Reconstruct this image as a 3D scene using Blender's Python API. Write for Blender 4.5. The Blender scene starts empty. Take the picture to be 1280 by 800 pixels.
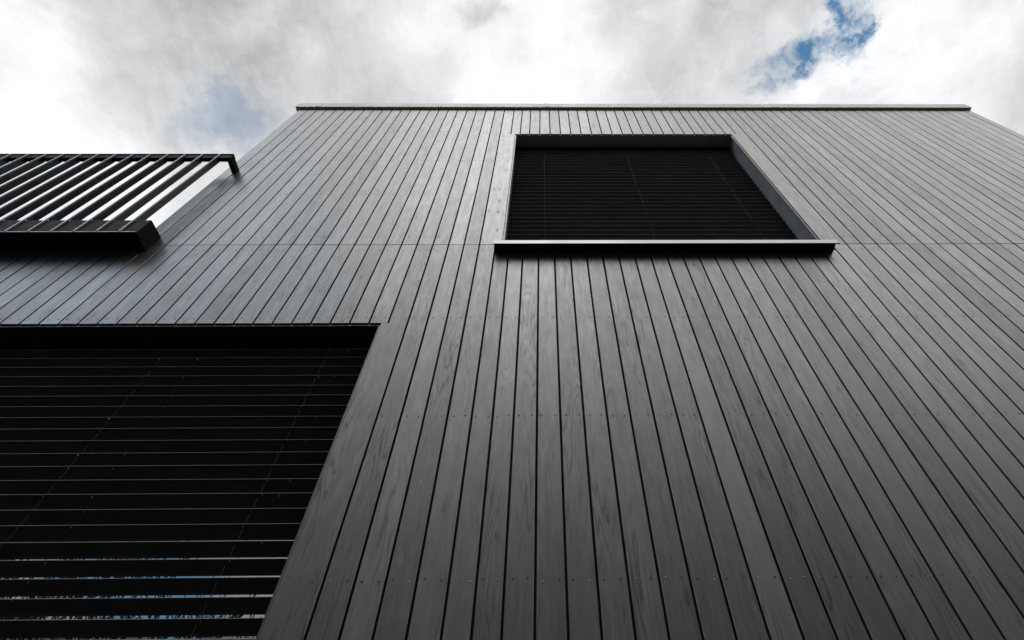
import bpy, bmesh, math, random
from mathutils import Vector, Matrix
random.seed(7)
S = bpy.context.scene
C = S.collection

# ------------------------------------------------------------------ helpers
def link(name, bm, mat, parent=None, smooth=False):
    me = bpy.data.meshes.new(name)
    bmesh.ops.recalc_face_normals(bm, faces=bm.faces[:])
    bm.to_mesh(me); bm.free()
    if mat: me.materials.append(mat)
    if smooth:
        for p in me.polygons: p.use_smooth = True
    o = bpy.data.objects.new(name, me); C.objects.link(o)
    if parent:
        o.parent = parent
        o.matrix_parent_inverse = Matrix.Translation(-parent.location)
    return o

def thing(name, label, cat, loc=(0, 0, 0), group=None):
    o = bpy.data.objects.new(name, None); C.objects.link(o)
    o.location = loc; o['label'] = label; o['category'] = cat
    if group: o['group'] = group
    return o

def box(bm, x0, x1, y0, y1, z0, z1):
    v = [bm.verts.new(p) for p in ((x0,y0,z0),(x1,y0,z0),(x1,y1,z0),(x0,y1,z0),(x0,y0,z1),(x1,y0,z1),(x1,y1,z1),(x0,y1,z1))]
    for f in ((0,1,5,4),(1,2,6,5),(2,3,7,6),(3,0,4,7),(4,5,6,7),(3,2,1,0)):
        bm.faces.new([v[i] for i in f])

def extrude_x(bm, prof, x0, x1, cap=True):
    """closed (y,z) outline swept along x"""
    a = [bm.verts.new((x0, y, z)) for y, z in prof]
    b = [bm.verts.new((x1, y, z)) for y, z in prof]
    n = len(prof)
    for i in range(n):
        j = (i + 1) % n
        bm.faces.new((a[i], a[j], b[j], b[i]))
    if cap:
        bm.faces.new(a); bm.faces.new(b[::-1])

def extrude_z(bm, prof, z0, z1):
    a = [bm.verts.new((x, y, z0)) for x, y in prof]
    b = [bm.verts.new((x, y, z1)) for x, y in prof]
    n = len(prof)
    for i in range(n):
        j = (i + 1) % n
        bm.faces.new((a[i], a[j], b[j], b[i]))
    bm.faces.new(a); bm.faces.new(b[::-1])

def tube(bm, p, q, r0, r1, n=6, cap=True):
    p = Vector(p); q = Vector(q); d = (q - p).normalized()
    u = d.orthogonal().normalized(); w = d.cross(u)
    A = []; B = []
    for i in range(n):
        t = 2 * math.pi * i / n
        o = u * math.cos(t) + w * math.sin(t)
        A.append(bm.verts.new(p + o * r0)); B.append(bm.verts.new(q + o * r1))
    for i in range(n):
        j = (i + 1) % n
        bm.faces.new((A[i], A[j], B[j], B[i]))
    if cap:
        bm.faces.new(A); bm.faces.new(B[::-1])

# ------------------------------------------------------------------ node helper
class NT:
    def __init__(s, tree): s.t = tree; s.n = tree.nodes; s.l = tree.links
    def new(s, ty, **kw):
        n = s.n.new(ty)
        for k, v in kw.items(): setattr(n, k, v)
        return n
    def put(s, sock, v):
        if v is None: return
        if hasattr(v, 'is_linked') or isinstance(v, bpy.types.NodeSocket): s.l.new(v, sock)
        else: sock.default_value = v
    def math(s, op, a, b=None, c=None, clamp=False):
        n = s.new('ShaderNodeMath', operation=op); n.use_clamp = clamp
        s.put(n.inputs[0], a); s.put(n.inputs[1], b); s.put(n.inputs[2], c)
        return n.outputs[0]
    def vmath(s, op, a, b=None):
        n = s.new('ShaderNodeVectorMath', operation=op)
        s.put(n.inputs[0], a); s.put(n.inputs[1], b)
        return n.outputs['Value'] if op in ('LENGTH', 'DISTANCE', 'DOT_PRODUCT') else n.outputs[0]
    def comb(s, x, y, z):
        n = s.new('ShaderNodeCombineXYZ')
        for i, v in enumerate((x, y, z)): s.put(n.inputs[i], v)
        return n.outputs[0]
    def sep(s, v):
        n = s.new('ShaderNodeSeparateXYZ'); s.put(n.inputs[0], v); return n.outputs
    def noise(s, vec, scale, detail=4, rough=.5, dist=0, out='Fac'):
        n = s.new('ShaderNodeTexNoise'); s.put(n.inputs['Vector'], vec)
        n.inputs['Scale'].default_value = scale; n.inputs['Detail'].default_value = detail
        n.inputs['Roughness'].default_value = rough; n.inputs['Distortion'].default_value = dist
        return n.outputs[out]
    def mr(s, v, a, b, c, d, smooth=False):
        n = s.new('ShaderNodeMapRange')
        if smooth: n.interpolation_type = 'SMOOTHSTEP'
        s.put(n.inputs[0], v)
        for i, q in enumerate((a, b, c, d)): n.inputs[i + 1].default_value = q
        return n.outputs[0]
    def mix(s, f, a, b, mode='MIX'):
        n = s.new('ShaderNodeMix', data_type='RGBA', blend_type=mode)
        s.put(n.inputs[0], f); s.put(n.inputs[6], a); s.put(n.inputs[7], b)
        return n.outputs[2]

def material(name):
    m = bpy.data.materials.new(name); m.use_nodes = True
    t = NT(m.node_tree)
    b = m.node_tree.nodes['Principled BSDF']
    return m, t, b

def simple(name, col, rough, metal=0, ior=1.5, nscale=30, namp=.12, ramp=.1, bump=.02):
    m, t, b = material(name)
    g = t.new('ShaderNodeNewGeometry').outputs['Position']
    n = t.noise(g, nscale, 5, .6)
    f = t.mr(n, .25, .75, 1 - namp, 1 + namp)
    c = t.mix(1.0, (*col, 1), t.comb(f, f, f), 'MULTIPLY')
    t.put(b.inputs['Base Color'], c)
    t.put(b.inputs['Roughness'], t.mr(n, .3, .7, max(.02, rough - ramp), rough + ramp))
    b.inputs['Metallic'].default_value = metal
    b.inputs['IOR'].default_value = ior
    if bump:
        bp = t.new('ShaderNodeBump'); bp.inputs['Strength'].default_value = bump; bp.inputs['Distance'].default_value = .01
        t.put(bp.inputs['Height'], t.noise(g, nscale * 3, 3)); t.put(b.inputs['Normal'], bp.outputs[0])
    return m

# ------------------------------------------------------------------ materials
def wood_material():
    m, t, b = material('grey_stained_timber')
    pos = t.new('ShaderNodeNewGeometry').outputs['Position']
    at = t.new('ShaderNodeAttribute', attribute_name='board')
    r, g, bl = t.sep(at.outputs['Vector'])        # seed, tint, hue
    P = t.sep(pos)
    h = t.math('ADD', P[0], P[1])                 # across the board (front: x, flanks: y)
    sx = t.math('ADD', h, t.math('MULTIPLY', r, 37.3))
    sz = t.math('ADD', P[2], t.math('MULTIPLY', g, 53.7))
    # growth-ring contours (cathedral grain)
    low = t.noise(t.comb(t.math('MULTIPLY', sx, 13), t.math('MULTIPLY', sz, 1.15), t.math('MULTIPLY', bl, 9)), 1, 2, .45)
    ring = t.math('FRACT', t.math('MULTIPLY', low, 13))
    ring = t.math('ABSOLUTE', t.math('SUBTRACT', ring, .5))
    ring = t.mr(ring, .0, .5, 0, 1, True)
    # long fine streaks
    st = t.noise(t.comb(t.math('MULTIPLY', sx, 260), t.math('MULTIPLY', sz, 3.5), r), 1, 4, .6)
    st2 = t.noise(t.comb(t.math('MULTIPLY', sx, 48), t.math('MULTIPLY', sz, 2.6), bl), 1, 4, .6)
    # where grain shows
    msk = t.mr(t.noise(t.comb(t.math('MULTIPLY', sx, 9), t.math('MULTIPLY', sz, .9), 3.1), 1, 3), .42, .68, .12, 1)
    # knots
    vo = t.new('ShaderNodeTexVoronoi', voronoi_dimensions='2D')
    t.put(vo.inputs['Vector'], t.comb(t.math('MULTIPLY', sx, 11), t.math('MULTIPLY', sz, 3.6), t.math('MULTIPLY', g, 7)))
    vo.inputs['Scale'].default_value = 1
    cr = t.sep(vo.outputs['Color'])
    kth = t.math('SUBTRACT', .955, t.math('MULTIPLY', at.outputs['Alpha'], .55))
    wob = t.noise(t.comb(t.math('MULTIPLY', sx, 60), t.math('MULTIPLY', sz, 40), 0), 1, 2)
    kd = t.math('ADD', vo.outputs['Distance'], t.math('MULTIPLY', t.math('SUBTRACT', wob, .5), .18))
    knot = t.math('MULTIPLY', t.mr(kd, .05, .15, 1, 0, True), t.math('GREATER_THAN', cr[0], kth))
    halo = t.math('MULTIPLY', t.mr(kd, .1, .42, 1, 0, True), t.math('GREATER_THAN', cr[0], kth))
    # weather patches
    big = t.noise(t.comb(t.math('MULTIPLY', P[0], 1.1), P[1], t.math('MULTIPLY', P[2], .7)), 1, 4, .6)
    med = t.noise(t.comb(t.math('MULTIPLY', sx, 22), t.math('MULTIPLY', sz, 5), 0), 1, 5, .65)
    v = t.math('ADD', .70, t.math('MULTIPLY', bl, .32))
    v = t.math('ADD', v, t.math('MULTIPLY', t.math('MULTIPLY', t.math('SUBTRACT', ring, .5), msk), .26))
    v = t.math('ADD', v, t.math('MULTIPLY', t.math('SUBTRACT', st, .5), .22))
    v = t.math('ADD', v, t.math('MULTIPLY', t.math('SUBTRACT', st2, .5), .20))
    v = t.math('ADD', v, t.math('MULTIPLY', t.math('SUBTRACT', med, .5), .70))
    v = t.math('ADD', v, t.math('MULTIPLY', t.math('SUBTRACT', big, .5), .45))
    # thin dark grain lines and short dark flecks
    line = t.math('MULTIPLY', t.mr(ring, .0, .22, 1, 0, True), t.mr(msk, .35, .9, 0, 1))
    v = t.math('SUBTRACT', v, t.math('MULTIPLY', line, .24))
    fl = t.noise(t.comb(t.math('MULTIPLY', sx, 95), t.math('MULTIPLY', sz, 13), g), 1, 3, .55)
    v = t.math('SUBTRACT', v, t.math('MULTIPLY', t.mr(fl, .60, .72, 0, 1, True), .20))
    fl2 = t.noise(t.comb(t.math('MULTIPLY', sx, 60), t.math('MULTIPLY', sz, 9), 4.4), 1, 3, .55)
    v = t.math('ADD', v, t.math('MULTIPLY', t.mr(fl2, .60, .72, 0, 1, True), .18))
    v = t.math('SUBTRACT', v, t.math('MULTIPLY', halo, .08))
    v = t.math('MAXIMUM', t.math('SUBTRACT', v, t.math('MULTIPLY', knot, t.math('ADD', .28, t.math('MULTIPLY', at.outputs['Alpha'], .4)))), .05)
    hue = t.mr(t.math('ADD', big, t.math('MULTIPLY', t.math('SUBTRACT', r, .5), .5)), .2, .8, 0, 1)
    base = t.mix(hue, (WOOD * .95, WOOD * 1.0, WOOD * 1.0, 1), (WOOD * 1.07, WOOD, WOOD * .95, 1))
    t.put(b.inputs['Base Color'], t.mix(1.0, base, t.comb(v, v, v), 'MULTIPLY'))
    ro = t.math('ADD', .35, t.math('MULTIPLY', st2, .16))
    ro = t.math('ADD', ro, t.math('MULTIPLY', g, .05))
    ro = t.math('SUBTRACT', ro, t.math('MULTIPLY', med, .12))
    t.put(b.inputs['Roughness'], ro)
    b.inputs['IOR'].default_value = 1.55
    b.inputs['Specular Tint'].default_value = (1, 1, 1, 1)
    sp = t.math('ADD', t.math('MULTIPLY', t.math('SUBTRACT', v, .85), .55), .62, clamp=True)
    t.put(b.inputs['Specular IOR Level'], sp)
    hgt = t.math('ADD', t.math('MULTIPLY', st, .5), t.math('MULTIPLY', t.math('MULTIPLY', ring, msk), .35))
    hgt = t.math('SUBTRACT', hgt, t.math('MULTIPLY', knot, .6))
    bp = t.new('ShaderNodeBump'); bp.inputs['Strength'].default_value = .35; bp.inputs['Distance'].default_value = .0012
    t.put(bp.inputs['Height'], hgt); t.put(b.inputs['Normal'], bp.outputs[0])
    return m
WOOD = .031
M_wood = wood_material()
M_membrane = simple('black_membrane', (.011, .0075, .005), .9, bump=0)
M_metal = simple('dark_grey_powder_coat', (.035, .038, .042), .38, 0, 1.6, 25, .15, .06)
M_jamb = simple('blue_grey_metal_lining', (.15, .155, .166), .45, 0, 1.6, 6, .2, .06)
M_coping = simple('pale_grey_metal_coping', (.30, .315, .305), .5, .1, 1.5, 3, .12, .08)
M_coping_under = simple('brown_grey_drip_edge', (.62, .56, .48), .6, .8)
M_sill = simple('dark_anodised_sill', (.15, .158, .17), .42, .5, 1.5, 4, .15, .06)
M_lip_lit = simple('sky_lit_sill_lip', (.23, .24, .25), .4, .5, 1.5, 4, .12, .06)  # lightened colour stands in for sky light on the sill's front
M_slat_lit = simple('black_slat_lit', (.085, .085, .088), .45, 0, 1.5, 9, .15, .08)  # same black slats, colour raised for the light in the upper recess
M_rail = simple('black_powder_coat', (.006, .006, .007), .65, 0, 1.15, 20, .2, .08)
M_blade = simple('black_coated_blade', (.012, .0125, .014), .36, 0, 1.5, 14, .2, .08)
M_slat = simple('black_slat', (.035, .036, .039), .40, 0, 1.5, 9, .15, .08)
M_blade_edge_lit = simple('sky_lit_blade_edge', (.16, .18, .20), .4, .2)  # paler colour paints the light caught by the blades' front edges
M_cord = simple('grey_cord', (.022, .022, .024), .6, bump=0)
M_clip = simple('bright_steel_clip', (.35, .36, .38), .3, .8, bump=0)
M_screw = simple('steel_screw', (.24, .24, .24), .45, .6, 1.5, 300, .7, .1, 0)
M_screwhole = simple('screw_recess', (.008, .008, .008), .8, bump=0)
M_frame = simple('black_window_frame', (.006, .006, .007), .5)
M_roof = simple('dark_roof_felt', (.05, .05, .05), .9, 0, 1.5, 8)
M_dark = simple('dark_interior', (.003, .003, .003), .95, bump=0)
M_ground = simple('asphalt', (.022, .022, .022), .9, 0, 1.5, 40, .3, .1, .3)
M_bark = simple('bark', (.05, .04, .03), .9, 0, 1.5, 20, .3)
m, t, b = material('coated_glass')
b.inputs['Base Color'].default_value = (.002, .002, .003, 1); b.inputs['Roughness'].default_value = .01
b.inputs['IOR'].default_value = 4.0
g_ = t.new('ShaderNodeNewGeometry').outputs['Position']
bp = t.new('ShaderNodeBump'); bp.inputs['Strength'].default_value = .05; bp.inputs['Distance'].default_value = .004
t.put(bp.inputs['Height'], t.noise(g_, 1.2, 1)); t.put(b.inputs['Normal'], bp.outputs[0])
M_glass = m

# ------------------------------------------------------------------ board layout (metres)
GAPS = [-7.5]
g = -.973; L = []
while g > -7.45: L.append(g); g -= .12045
GAPS = [-7.5] + L[::-1] + [-.851, -.730, -.611, -.492, -.368, -.261, -.153]
GAPS += [-.034 + .12 * k for k in range(47)] + [5.590]
XL, XR = -3.141, 5.590
ZJ, ZT = 5.212, 8.775
GO = (-4.2, -1.015, 0.9, 4.213)      # ground-floor opening x0,x1,z0,z1
UO = (-.318, 2.192, 5.12, 7.81)      # upper opening
HG = .0053                           # half a gap

boards = {'upper': [], 'lower': []}
for a, c in zip(GAPS[:-1], GAPS[1:]):
    mid = (a + c) / 2
    s = (random.random(), random.random(), random.random())
    s2 = (random.random(), random.random(), random.random())
    # lower storey
    top = 5.115 if UO[0] - .03 < mid < UO[1] + .03 else ZJ - .0035
    if GO[0] < mid < -.973:
        boards['lower'].append((a, c, GO[3] + .0035, top, s))
    elif abs(mid + .912) < .01:
        boards['lower'].append((GO[1] - HG, c, .3, GO[3], s))
        boards['lower'].append((a, c, GO[3], top, s))
    else:
        boards['lower'].append((a, c, .3, top, s))
    # upper storey
    if mid < XL: continue
    if abs(mid + .43) < .01:
        s2 = s2 + (1.0,)
        boards['upper'].append((a, UO[0] + HG, ZJ + .0035, UO[3], s2))
        boards['upper'].append((a, c, UO[3], ZT, s2))
    elif mid < UO[0] - .1 or mid > 2.366:
        boards['upper'].append((a, c, ZJ + .0035, ZT, s2))
    elif abs(mid - 2.306) < .01:
        boards['upper'].append((UO[1] - HG, c, ZJ + .0035, UO[3], s2))
        boards['upper'].append((a, c, UO[3], ZT, s2))
    else:
        boards['upper'].append((a, c, UO[3], ZT, s2))

def board_mesh(bl, name, parent, place=None, back=.021):
    bm = bmesh.new()
    lay = bm.loops.layers.float_color.new('board')
    ch = .0016
    for x0, x1, z0, z1, s in bl:
        x0 += HG; x1 -= HG
        j = (s[2] - .5) * .0012; y0 = j; y1 = back
        prof = [(x0, y1), (x0, y0 + ch), (x0 + ch, y0), (x1 - ch, y0), (x1, y0 + ch), (x1, y1)]
        n0 = len(bm.faces)
        extrude_z(bm, prof, z0, z1)
        bm.faces.ensure_lookup_table()
        for f in bm.faces[n0:]:
            for l in f.loops: l[lay] = (s[0], s[1], s[2], s[3] if len(s) > 3 else 0)
    if place:
        bmesh.ops.transform(bm, matrix=place, verts=bm.verts[:])
    return link(name, bm, M_wood, parent)

# ------------------------------------------------------------------ building
B = thing('timber_clad_building', 'flat-roofed building clad in upright dark grey timber boards with a square upper window', 'building', (1.2, 4.5, 0))
up = board_mesh(boards['upper'], 'timber_cladding', B)
up['label'] = 'upright grey boards of the top storey above the horizontal joint'
lo = board_mesh(boards['lower'], 'timber_cladding', B)
lo['label'] = 'upright darker grey boards below the horizontal joint'

# flank cladding
def flank(x, sign, z0, z1, y1):
    n = int(y1 / .12); bl = []
    for i in range(n):
        bl.append((.023 + i * .12, .023 + (i + 1) * .12, z0, z1, (random.random(), random.random(), random.random())))
    # local x -> world y ; local y (depth) -> world -sign*x
    m = Matrix(((0, -sign, 0, x), (1, 0, 0, 0), (0, 0, 1, 0), (0, 0, 0, 1)))
    o = board_mesh(bl, 'flank_cladding', B, m)
    return o
flank(XR, 1, .3, ZT, 9.0)
flank(XL, -1, 5.32, ZT, 9.0)
flank(-7.5, -1, .3, 5.2, 9.0)

# structural wall behind boards, with openings
bm = bmesh.new()
xs = [-7.47, GO[0], GO[1], UO[0], UO[1], XR - .03]
zs = [0, GO[2], GO[3], UO[2], 5.24, UO[3], ZT - .01]
for i in range(len(xs) - 1):
    for k in range(len(zs) - 1):
        cx, cz = (xs[i] + xs[i+1]) / 2, (zs[k] + zs[k+1]) / 2
        if GO[0] < cx < GO[1] and GO[2] < cz < GO[3]: continue
        if UO[0] < cx < UO[1] and UO[2] < cz < UO[3]: continue
        x0 = xs[i]
        if cz > 5.24:
            if xs[i+1] <= XL: continue
            x0 = max(x0, XL + .03)
        if x0 >= xs[i+1]: continue
        box(bm, x0, xs[i+1], .045, .06, zs[k], zs[k+1])
box(bm, XL + .03, XR - .03, 5.0, 5.05, 5.24, 8.6)     # inner dark partition
box(bm, -7.4, XR - .03, 5.0, 5.05, 0, 5.2)
# the boards closing above the joint column between -4.2 and -3.14 are the wing's
box(bm, XR - .08, XR - .025, .06, 9.0, 0, ZT - .01)
box(bm, XL + .025, XL + .08, .06, 9.0, 5.24, ZT - .01)
box(bm, -7.475, -7.42, .06, 9.0, 0, 5.2)
box(bm, -7.42, XR - .08, 8.95, 9.0, 0, 5.2)
box(bm, XL + .08, XR - .08, 8.95, 9.0, 5.24, ZT - .01)
link('wall', bm, M_membrane, B)

bm = bmesh.new()
box(bm, XL + .09, XR - .09, .061, 8.94, 8.55, 8.74)
box(bm, -7.41, XL - .03, .061, 8.94, 5.0, 5.19)
link('roof', bm, M_roof, B)

# coping of the main roof: fascia with drip, in two lengths with a butt strap
bm = bmesh.new()
prof = [(-.032, 8.787), (-.032, 8.925), (-.026, 8.938), (.32, 8.915), (.32, 8.885), (-.012, 8.905), (-.012, 8.787)]
extrude_x(bm, prof, XL - .045, -2.90)
extrude_x(bm, prof, -2.897, XR + .020)
prof2 = [(-.0345, 8.79), (-.0345, 8.926), (-.028, 8.9405), (.30, 8.918), (.30, 8.914), (-.025, 8.936), (-.0305, 8.925), (-.0305, 8.79)]
extrude_x(bm, prof2, -2.93, -2.865)
extrude_x(bm, prof2, .02, .09)
extrude_x(bm, prof2, 3.0, 3.07)
cp = link('coping', bm, M_coping, B)
bm = bmesh.new()
box(bm, XL - .043, XR + .018, -.030, .32, 8.776, 8.786)
dr = link('drip_edge', bm, M_coping_under, cp)
bm = bmesh.new()                                # side copings
for x0, x1 in ((XL - .045, XL + .32), (XR - .32, XR + .020)):
    box(bm, x0, x1, .323, 9.05, 8.79, 8.93)
box(bm, XL + .322, XR - .322, 8.7, 9.05, 8.79, 8.93)
link('coping', bm, M_coping, B)
# wing parapet cap
bm = bmesh.new()
box(bm, -7.53, XL - .025, -.002, .3, 5.215, 5.245)
box(bm, -7.53, -7.2, .302, 9.02, 5.215, 5.245)
link('parapet_cap', bm, M_metal, B)

# screws: two per board in rows
bm = bmesh.new(); bh = bmesh.new()
def disc(b_, x, y, z, r, dy):
    vs = [b_.verts.new((x + r * math.cos(a), y, z + r * math.sin(a))) for a in [i * math.pi / 4 for i in range(8)]]
    c = b_.verts.new((x, y + dy, z))
    for i in range(8): b_.faces.new((vs[i], vs[(i + 1) % 8], c))
for which, rows in (('lower', (.87, 1.72, 2.574, 3.426, 4.268, 5.13)), ('upper', (5.34, 6.15, 6.98, 7.88, 8.66))):
    for x0, x1, z0, z1, s in boards[which]:
        w = x1 - x0
        for zr in rows:
            if not z0 + .02 < zr < z1 - .02: continue
            for u in (.24, .76):
                x = x0 + w * u + random.uniform(-.004, .004); z = zr + random.uniform(-.006, .006)
                yj = (s[2] - .5) * .0012
                disc(bh, x, yj - .0005, z, random.uniform(.0042, .0058), .0)
                if random.random() < .5:
                    disc(bm, x + random.uniform(-.001, .001), yj - .0009, z - .0014, .0030, -.0014)
link('screw_row', bm, M_screw, B)['kind'] = 'stuff'
link('screw_recess', bh, M_screwhole, B)['kind'] = 'stuff'

# ------------------------------------------------------------------ windows
def window(o, label, depth=.30, mull=()):
    x0, x1, z0, z1 = o
    bm = bmesh.new()
    t_ = .055
    box(bm, x0, x0 + t_, depth - .03, depth + .05, z0, z1); box(bm, x1 - t_, x1, depth - .03, depth + .05, z0, z1)
    box(bm, x0 + t_, x1 - t_, depth - .03, depth + .05, z0, z0 + t_); box(bm, x0 + t_, x1 - t_, depth - .03, depth + .05, z1 - t_, z1)
    for mx in mull: box(bm, mx - .04, mx + .04, depth - .03, depth + .05, z0 + t_, z1 - t_)
    w = link('window', bm, M_frame, B); w['label'] = label
    bm = bmesh.new(); box(bm, x0 + t_, x1 - t_, depth + .0, depth + .01, z0 + t_, z1 - t_)
    link('pane', bm, M_glass, w)
    return w
w1 = window(UO, 'square recessed upper window with a black blind')
w2 = window(GO, 'large recessed ground-floor window with a black blind', .30, (-2.62,))

def reveal(o, mat, w, top=True):
    x0, x1, z0, z1 = o
    bm = bmesh.new()
    box(bm, x0 - .0, x0 + .002, .012, .27, z0, z1)
    box(bm, x1 - .002, x1, .012, .27, z0, z1)
    box(bm, x0 + .002, x1 - .002, .012, .27, z1 - .002, z1)
    box(bm, x0 + .002, x0 + .014, .010, .022, z0, z1 - .002)      # folded front lip
    box(bm, x1 - .014, x1 - .002, .010, .022, z0, z1 - .002)
    box(bm, x0 + .014, x1 - .014, .010, .022, z1 - .014, z1 - .002)
    link('reveal_lining', bm, mat, w)
reveal(UO, M_jamb, w1)
reveal(GO, M_frame, w2)

# upper sill with folded lip, hooked ends
bm = bmesh.new()
yf, zb = -.085, 5.075
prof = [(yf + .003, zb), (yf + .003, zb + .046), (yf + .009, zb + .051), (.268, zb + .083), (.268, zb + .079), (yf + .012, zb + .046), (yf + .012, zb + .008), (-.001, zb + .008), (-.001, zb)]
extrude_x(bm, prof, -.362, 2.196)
sl = link('sill', bm, M_rail, w1)  # black colour stands in for the shaded underside
bm = bmesh.new()      # folded lip along the front edge, returned at both ends
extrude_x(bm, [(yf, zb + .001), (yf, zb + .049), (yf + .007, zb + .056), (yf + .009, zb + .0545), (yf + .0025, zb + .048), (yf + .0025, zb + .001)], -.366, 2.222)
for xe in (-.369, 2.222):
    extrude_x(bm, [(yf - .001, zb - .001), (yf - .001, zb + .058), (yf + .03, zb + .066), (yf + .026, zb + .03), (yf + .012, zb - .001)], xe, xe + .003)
link('front_lip', bm, M_lip_lit, sl)
bm = bmesh.new(); box(bm, -.369, -.3665, yf + .03, -.002, zb - .001, zb + .066)
link('end_cap', bm, M_sill, sl)
bm = bmesh.new(); box(bm, 2.1965, 2.199, yf + .01, -.002, zb - .001, zb + .066)
link('end_cap', bm, M_sill, sl)

bm = bmesh.new()
extrude_x(bm, [(-.03, .86), (-.03, .90), (.268, .93), (.268, .90)], GO[0], GO[1])
link('sill', bm, M_sill, w2)

# ------------------------------------------------------------------ blinds
def blind(o, yfront, ztop, zbot, pitch, tilt, name, label, cords, clips, zref, lip=1.0, co=-.0035, mat=None):
    x0, x1, _, z1 = o
    T = thing(name, label, 'venetian blind', ((x0 + x1) / 2, yfront, z1), 'black venetian blinds in the window recesses')
    bm = bmesh.new(); W = .08; a = math.radians(tilt)
    z = zref; zz = []
    while z < ztop: z += pitch
    while z > zbot:
        z -= pitch; zz.append(z)
    for z in zz:
        # arc profile, front bead and back bead
        pts = [(0, -.0035 * lip), (.004 * lip, -.0018 * lip), (.009 * lip, .0006), (.016, .0028), (.028, .0042), (.042, .0046), (.056, .0040), (.068, .0024), (.075, .0004), (W, -.002)]
        dz = random.uniform(-.0012, .0012); da = a + random.uniform(-.012, .012)
        ca, sa = math.cos(da), math.sin(da)
        def tr(p): return (yfront + p[0] * ca - p[1] * sa, z + dz + p[0] * sa + p[1] * ca)
        th = .0008; n0 = len(bm.verts); sag = random.uniform(-.0010, .0010)
        prof = [tr((s_, h + th)) for s_, h in pts] + [tr((s_, h - th)) for s_, h in pts[::-1]]
        xa, xb = x0 + .012 + random.uniform(0, .003), x1 - .012 - random.uniform(0, .003)
        extrude_x(bm, prof, xa, xb)
        for s_, h_ in ((.0, -.0035 * lip), (W, -.002)):
            c = tr((s_, h_)); r = .0022
            extrude_x(bm, [(c[0] + r * math.cos(k * math.pi / 4), c[1] + r * math.sin(k * math.pi / 4)) for k in range(8)], xa, xb)
        bm.verts.ensure_lookup_table()
        for q in bm.verts[n0:]: q.co.z += (q.co.x - (x0 + x1) / 2) * sag
    link('slats', bm, mat or M_slat, T)
    bm = bmesh.new(); box(bm, x0 + .006, x1 - .006, yfront - .004, yfront + .09, z1 - .062, z1 - .004)
    link('head_box', bm, M_rail, T)
    bm = bmesh.new(); box(bm, x0 + .01, x1 - .01, yfront + .01, yfront + .07, zbot - .05, zbot - .03)
    link('bottom_rail', bm, M_rail, T)
    for cx in cords:
        bm = bmesh.new(); tube(bm, (cx, yfront + co, zbot), (cx, yfront + co, z1 - .06), .0006, .0006, 5)
        yb = yfront + W * math.cos(a) + .004
        tube(bm, (cx, yb, zbot - .02), (cx, yb, z1 - .06), .0011, .0011, 5)
        for z in zz:
            tube(bm, (cx, yfront, z - .004), (cx, yb, z - .004 + W * math.sin(a)), .0007, .0007, 4, False)
        link('ladder_cord', bm, M_cord, T)
    for x_ in (x0 + .004, x1 - .004):
        bm = bmesh.new(); box(bm, x_ - .004, x_ + .004, yfront + .025, yfront + .055, zbot - .05, z1 - .06)
        link('guide_rail', bm, M_rail, T)
    if clips:
        bm = bmesh.new()
        for cx in clips:
            for z in zz:
                if random.random() < .7:
                    y_ = yfront + random.uniform(-.001, .004); x_ = cx + random.uniform(-.012, .012)
                    hh = random.uniform(.004, .011); w_ = random.uniform(.0010, .0022)
                    tube(bm, (x_, y_, z - .005), (x_ + random.uniform(-.006, .006), y_ + .003, z - .006 - hh), w_, w_, 5)
        link('clip', bm, M_clip, T)['kind'] = 'stuff'
    return T
blind(UO, .155, 7.80, 5.22, .0812, -14, 'venetian_blind', 'closed-looking black venetian blind filling the square upper window', (.015, .95, 1.88), (), 5.66, 1.6, -.0032, M_slat_lit)
blind(GO, .110, 4.13, .98, .0803, -24, 'venetian_blind', 'black venetian blind with open slats across the large ground-floor window', (-1.33, -2.322, -3.35), (-1.22, -1.325, -2.09, -2.318), 3.052, 1.0, .009)

# ------------------------------------------------------------------ projecting slatted screen
RX0, RX1 = -7.45, -2.998
R = thing('slatted_balcony_screen', 'projecting black metal balcony screen of upright blades at upper left', 'balcony screen', ((RX0 + RX1) / 2, 0, 5.116))
bm = bmesh.new()     # trough along the foot: a folded channel
zb, zt = 5.116, 5.315
prof = [(-.158, zb + .004), (-.158, zt), (-.010, zt + .012), (-.004, zt + .012), (-.004, zb), (-.15, zb)]
extrude_x(bm, prof, RX0, RX1)
link('base_channel', bm, M_rail, R)
bm = bmesh.new()
extrude_x(bm, [(-.166, zb - .003), (-.166, zb + .006), (-.1585, zb + .006), (-.1585, zb - .003)], RX0, RX1 + .001)
link('drip_lip', bm, M_blade, R)
bm = bmesh.new()
box(bm, RX0, RX1, -.158, -.116, 6.632, 6.706)
box(bm, RX0, RX1 + .001, -.1665, -.115, 6.7062, 6.712)
link('top_rail', bm, M_rail, R)
for xe in (RX1 - .045, RX0):
    bm = bmesh.new(); box(bm, xe, xe + .045, -.1148, -.002, 6.64, 6.708)
    link('return_bar', bm, M_rail, R)
x = -3.122; k = 0
while x > RX0:
    bm = bmesh.new()
    w = .0045
    box(bm, x - w, x + w, -.170, -.160, zb + .006, 6.706)           # front fold lying over channel and rail
    fold = bm
    bm = bmesh.new(); box(bm, x - w, x + w, -.1598, -.111, zt + .014, 6.631)          # deep blade between them
    bo = link('blade', bm, M_blade, R)
    link('front_fold', fold, M_blade_edge_lit, bo)
    x -= .1667; k += 1

# ------------------------------------------------------------------ ground
bm = bmesh.new()
s_ = 400
vs = [bm.verts.new(p) for p in ((-s_, -s_, 0), (s_, -s_, 0), (s_, s_, 0), (-s_, s_, 0))]
bm.faces.new(vs)
gr = link('ground', bm, M_ground); gr['kind'] = 'structure'; gr['label'] = 'dark asphalt ground in front of the building'

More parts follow.
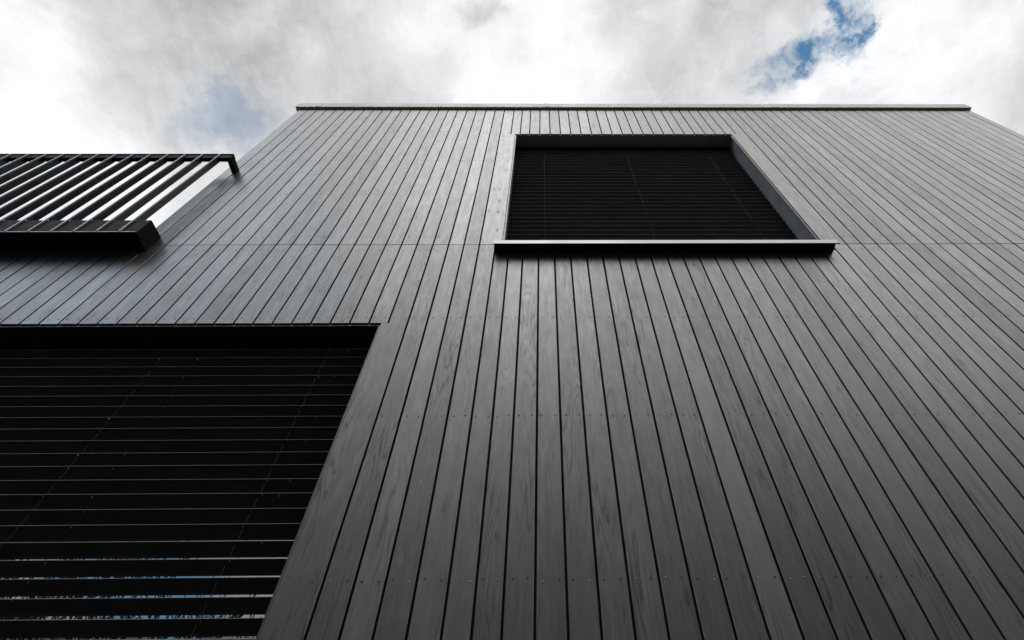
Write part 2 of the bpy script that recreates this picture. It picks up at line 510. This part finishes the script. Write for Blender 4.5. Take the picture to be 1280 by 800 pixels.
# ------------------------------------------------------------------ bare trees across the yard (seen mirrored in the lower window)
def bare_tree(loc, h, seed, label):
    rnd = random.Random(seed)
    T = thing('bare_tree', label, 'tree', loc, 'bare trees mirrored in the ground-floor window')
    tb = bmesh.new(); cb = bmesh.new()
    o = Vector(loc)
    def grow(p, d, ln, r, lvl):
        n = 3
        for i in range(n):
            q = p + d * (ln / n)
            tube(tb if lvl == 0 else cb, p, q, max(r, .015), max(r * .86, .015), 7 if lvl < 2 else 4, False)
            p = q; r *= .86
            d = (d + Vector((rnd.uniform(-1, 1), rnd.uniform(-1, 1), rnd.uniform(-.4, .9))) * .13).normalized()
            if lvl > 0 and lvl < 5 and rnd.random() < .75:
                side = Vector((rnd.uniform(-1, 1), rnd.uniform(-1, 1), rnd.uniform(.0, .8))).normalized()
                grow(p, (d * .6 + side).normalized(), ln * .62, r * .6, lvl + 1)
        if lvl < 5:
            for _ in range(3 if lvl == 0 else 2):
                side = Vector((rnd.uniform(-1, 1), rnd.uniform(-1, 1), rnd.uniform(.1, .7))).normalized()
                grow(p, (d * .9 + side * .8).normalized(), ln * .72, r * .75, lvl + 1)
    grow(o, Vector((0, 0, 1)), h * .3, h * .016, 0)
    link('trunk', tb, M_bark, T); link('crown', cb, M_bark, T)
bare_tree((-9.5, -12.5, 0), 11.5, 3, 'bare tree mirrored low in the ground-floor window, nearer the window corner')
bare_tree((-7.2, -13.5, 0), 10.0, 5, 'slimmer bare tree mirrored at the right of the ground-floor window')
bare_tree((-14.0, -12.5, 0), 12.0, 11, 'bare tree mirrored low at the left of the ground-floor window')

# ------------------------------------------------------------------ sky
W = bpy.data.worlds.new('World'); S.world = W; W.use_nodes = True
t = NT(W.node_tree)
bg = W.node_tree.nodes['Background']; bg.inputs['Strength'].default_value = .1
SUN_EL, SUN_AZ = math.radians(62), math.radians(186)    # azimuth clockwise from +Y
sky = t.new('ShaderNodeTexSky', sky_type='NISHITA'); sky.sun_disc = False
sky.sun_elevation = SUN_EL; sky.sun_rotation = SUN_AZ; sky.air_density = 1.0; sky.dust_density = .4; sky.ozone_density = 2.5
D = t.new('ShaderNodeTexCoord').outputs['Generated']
d = t.sep(D)
iz = t.math('DIVIDE', 1.0, t.math('MAXIMUM', d[2], .07))
u = t.math('MULTIPLY', d[0], iz); v = t.math('MULTIPLY', d[1], iz)
uv = t.comb(u, v, 0)
wp = t.vmath('SUBTRACT', t.noise(uv, 3.2, 6, .6, 0, 'Color'), (.5, .5, .5))
def scale_(vec, k): return t.vmath('MULTIPLY', vec, (k, k, 0))
uvw = t.vmath('ADD', uv, scale_(wp, .16))
uvs = t.vmath('ADD', uv, scale_(wp, .30))
def blob(cx, cy, rx, ry, soft=1.0, src=None, rot=0):
    p = t.vmath('SUBTRACT', src or uvw, (cx, cy, 0))
    if rot:
        n = t.new('ShaderNodeVectorRotate', rotation_type='Z_AXIS'); t.put(n.inputs['Vector'], p); n.inputs['Angle'].default_value = rot; p = n.outputs[0]
    p = t.vmath('MULTIPLY', p, (1 / rx, 1 / ry, 0))
    return t.mr(t.vmath('LENGTH', p), 1 - soft * .5, 1 + soft * .5, 1, 0, True)
wb = t.vmath('SUBTRACT', t.noise(uv, 9, 8, .68, 0, 'Color'), (.5, .5, .5))
uvb = t.vmath('ADD', t.vmath('ADD', uv, scale_(wp, .10)), scale_(wb, .26))
base = t.noise(uvw, 2.6, 8, .58)
fine = t.noise(uvw, 11, 9, .66)
val = t.mr(base, .3, .7, .58, .98)
val = t.math('ADD', val, t.math('MULTIPLY', t.math('SUBTRACT', fine, .5), .60))
def addb(val, b_, k): return t.math('ADD', val, t.math('MULTIPLY', b_, k))
val = addb(val, blob(-.99, .22, .20, .28, 1.0), .34)
val = addb(val, blob(-.42, .17, .30, .20, .8), -.22)
val = addb(val, blob(-.06, .20, .17, .16, 1.0), .30)
val = addb(val, blob(.24, .19, .17, .16, 1.2), -.05)
val = addb(val, blob(.62, .23, .16, .14, .9), .22)
val = addb(val, blob(-.105, .143, .022, .016, 1.6, uvs), -.20)
val = addb(val, blob(-.98, .50, .30, .22, .9), .34)
val = addb(val, blob(.82, .26, .14, .16, 1.2), .16)
val = addb(val, blob(-1.02, .345, .05, .03, 1.4, uvs), -.32)
val = t.math('MAXIMUM', val, .3)
# sun direction; cloud dimmer towards the horizon
sd = Vector((math.sin(SUN_AZ) * math.cos(SUN_EL), math.cos(SUN_AZ) * math.cos(SUN_EL), math.sin(SUN_EL)))
# unseen glow band added behind the viewer, shaped to grade the wall's brightness
band = t.math('MULTIPLY', t.mr(v, -1.42, -.58, 0, 1, True), t.mr(v, -.50, -.18, 1, 0, True))
side = t.mr(t.math('ABSOLUTE', u), 2.4, 6.0, 1, 0, True)
glow = t.math('MULTIPLY', t.math('MULTIPLY', band, side), t.math('GREATER_THAN', d[2], .02))
elev = t.mr(d[2], .30, .90, .16, 1.0, True)
val = t.math('MULTIPLY', val, elev)
val = addb(val, blob(-1.02, -1.85, .42, .55, 1.0, uvs), .45)
val = addb(val, blob(-1.85, -1.9, .16, .4, 1.0, uvs), .5)
val = t.math('ADD', val, t.math('MULTIPLY', glow, t.mr(base, .3, .7, 2.8, 3.6)))
cool = blob(-1.15, -.75, .75, .45, 1.2)
warm = t.mr(v, -.5, -.1, 1, 0)
tint = t.mix(cool, t.mix(warm, (9.85, 10.0, 10.2, 1), (10.15, 10.0, 9.85, 1)), (8.6, 9.9, 11.2, 1))
cl = t.mix(1.0, tint, t.comb(val, val, val), 'MULTIPLY')
# holes in the cloud
blue = t.math('MAXIMUM', blob(.450, .196, .060, .038, 1.3, uvb), blob(.500, .138, .030, .080, 1.3, uvb, .35))
blue = t.math('MULTIPLY', blue, t.mr(t.noise(uvw, 22, 8, .62), .36, .56, .35, 1, True))
blue = t.math('MAXIMUM', blue, t.math('MULTIPLY', blob(-.565, .318, .085, .050, 1.3, uvb), .42))
blue = t.math('MAXIMUM', blue, blob(-1.47, -1.95, .30, .42, .6, uvs))
skyc = t.mix(1.0, sky.outputs[0], (.95, 1.42, 1.36, 1), 'MULTIPLY')
t.put(bg.inputs['Color'], t.mix(blue, cl, skyc))

sun = bpy.data.lights.new('sun', 'SUN'); so = bpy.data.objects.new('sun', sun); C.objects.link(so)
sun.energy = .5; sun.angle = math.radians(24); sun.color = (1, .97, .93)
so.rotation_euler = sd.to_track_quat('Z', 'Y').to_euler(); so.location = sd * 60

# ------------------------------------------------------------------ camera
cam = bpy.data.cameras.new('camera'); co = bpy.data.objects.new('camera', cam); C.objects.link(co)
R3 = Matrix(((0.9999278749883342, 0.003192566599461919, -0.011578097418063637),
             (-0.004431906959081261, -0.7979018707256864, -0.6027710700532634),
             (-0.011162572374691185, 0.602778908233324, -0.7978301728858227)))
# rows above: world axes written in camera space (right, up, back)
co.matrix_world = Matrix.Translation((0, -2.07, 1.5)) @ R3.to_4x4()
cam.sensor_width = 36; cam.lens = 679 / 1280 * 36
cam.shift_x = (640 - 687) / 1280
cam.clip_start = .05; cam.clip_end = 2000
S.camera = co
S.view_settings.view_transform = 'Standard'; S.view_settings.look = 'None'
S.view_settings.exposure = 0; S.view_settings.gamma = 1
S.render.engine = 'CYCLES'
